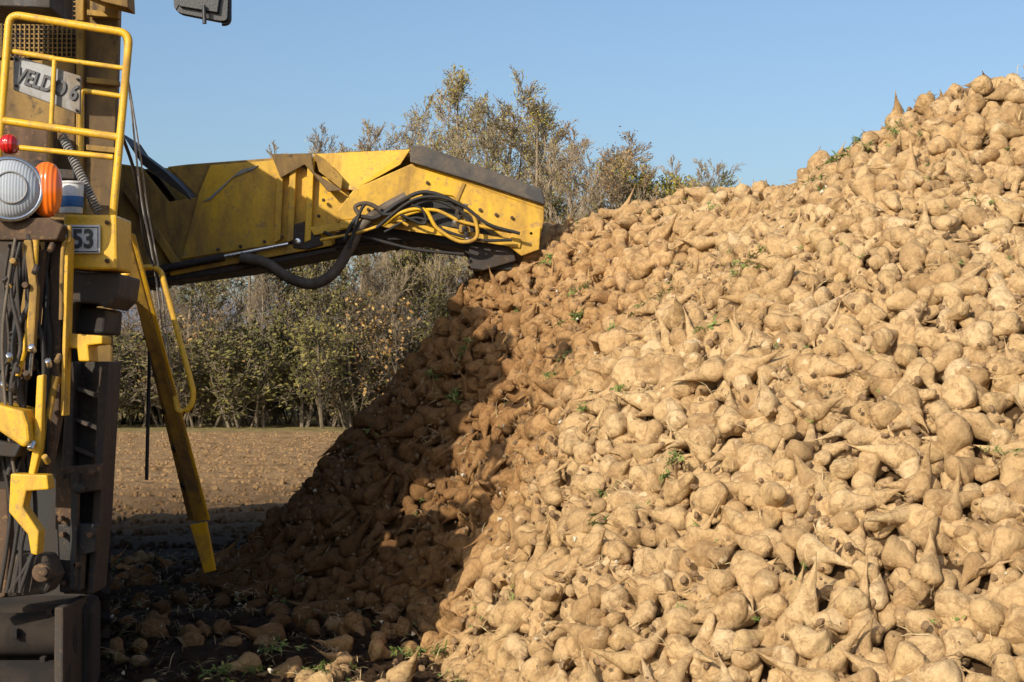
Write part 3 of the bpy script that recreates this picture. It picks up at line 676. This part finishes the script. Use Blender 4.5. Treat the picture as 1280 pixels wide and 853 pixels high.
lay=[(566,70,88,'A'),(628,73,94,'A2'),(668,72,128,'A'),(530,76,120,'A2'),(590,82,124,'B2'),(488,78,148,'B'),(455,74,156,'B2'),(418,80,158,'B'),(385,75,176,'B2'),(350,78,182,'B'),(470,70,165,'B'),(436,71,176,'B'),(650,75,118,'A2'),
(700,70,160,'C'),(738,72,182,'C'),(648,80,140,'C'),(775,78,192,'B2'),(720,84,165,'B'),(806,74,208,'D'),(846,70,206,'D'),(880,72,208,'D'),(912,76,220,'D'),(545,68,170,'A2'),(756,69,196,'C'),(605,68,165,'A2'),(685,67,180,'B2'),(795,69,210,'C'),(828,77,196,'B'),(862,78,200,'B2'),(900,69,218,'B'),
(312,72,215,'G'),(270,78,215,'B2'),(228,72,230,'C'),(188,80,220,'C'),(150,74,230,'B'),(100,76,200,'A'),(40,78,180,'B2'),(-60,76,150,'A2'),(-180,80,170,'C'),(-300,74,150,'A'),
(403,65,285,'G'),(460,69,290,'B2'),(318,66,320,'B'),(255,67,330,'G'),(200,66,330,'B2'),(445,66,330,'B'),(490,66,310,'B2'),(520,68,300,'G'),(600,68,260,'C'),(690,68,240,'G'),(640,86,120,'B2'),
(980,76,260,'G'),(1060,80,250,'C'),(1160,78,240,'D'),(1280,80,230,'A2'),(1400,78,200,'C'),(1520,76,200,'A')]
for u,y,top,k in lay:
    me,zm,xm=T[k]; h=(470-top)/F*y+CH; s=h/zm
    o=bpy.data.objects.new('tree',me); link(o); o.location=((u-640)/F*y,y,0); o.rotation_euler=(R.gauss(0,.03),R.gauss(0,.03),R.uniform(0,6.28)); ss=s*R.uniform(.95,1.2); o.scale=(ss,ss,s)
hd=empty('hedgerow')
Bm=[make_tree('bush_a',11,3.6,LG,2.0,.065,BARK,1.2,multi=7,lv=(9,6,4))[0],make_tree('bush_b',12,3.6,LC,.7,.055,BARK,1.1,multi=6,lv=(8,6,4))[0],make_tree('bush_c',13,3.4,LG,.7,.06,BARK,1.1,multi=6,lv=(8,6,4))[0]]
for i in range(185):
    y=R.uniform(61,86); x=R.uniform(-32,28)
    if i>140: y=R.uniform(60,66); x=R.uniform(-20,-2)
    o=bpy.data.objects.new('bush',R.choice(Bm)); link(o,hd); s=R.uniform(.4,1.4)*(1 if y<70 else 1.3); o.location=(x,y,0); o.rotation_euler=(0,0,R.uniform(0,6.3)); o.scale=(s*1.2,s*1.2,s)
HM,nt,b=nm('haze_tinted_woodland'); g=N(nt,'ShaderNodeNewGeometry').outputs['Position']  # blue distance haze is painted into the woodland colour
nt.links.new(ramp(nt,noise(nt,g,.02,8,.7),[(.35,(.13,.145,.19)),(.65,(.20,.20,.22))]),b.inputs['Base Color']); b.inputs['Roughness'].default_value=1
sheet('hill',-1500,1500,650,1500,90,20,lambda X,Y:np.maximum(-1,(1-((Y-1050)/400)**2)*(62+14*np.sin(X/210)+7*np.sin(X/77+1)-.02*X)),HM)
# ---------------------------------------------------------------- light, sky, camera
az=Vector((.54,.842,0)).normalized(); el=math.radians(26)
d=Vector((az.x*math.cos(el),az.y*math.cos(el),-math.sin(el)))
su=bpy.data.lights.new('sun','SUN'); su.energy=4.9; su.angle=math.radians(.5); su.color=(1,.90,.75)
so=bpy.data.objects.new('sun',su); link(so); so.rotation_euler=d.to_track_quat('-Z','Y').to_euler(); so.location=(-20,-30,30)
w=bpy.data.worlds.new('World'); scene.world=w; w.use_nodes=True; nt=w.node_tree
sk=nt.nodes.new('ShaderNodeTexSky'); sk.sky_type='NISHITA'; sk.sun_disc=False; sk.sun_elevation=el; sk.sun_rotation=math.atan2(-az.x,-az.y)%(2*math.pi)
sk.air_density=1.05; sk.dust_density=2.4; sk.ozone_density=3.6
bg=nt.nodes['Background']; bg.inputs['Strength'].default_value=.15; nt.links.new(sk.outputs[0],bg.inputs[0])
cam=bpy.data.cameras.new('camera'); cam.lens=36*F/1280; cam.sensor_width=36; cam.clip_end=6000
co=bpy.data.objects.new('camera',cam); link(co); co.location=(0,0,CH); co.rotation_euler=(math.radians(90)+math.atan(43.5/F),0,0)
scene.camera=co
scene.view_settings.view_transform='Standard'; scene.view_settings.look='None'; scene.view_settings.exposure=0
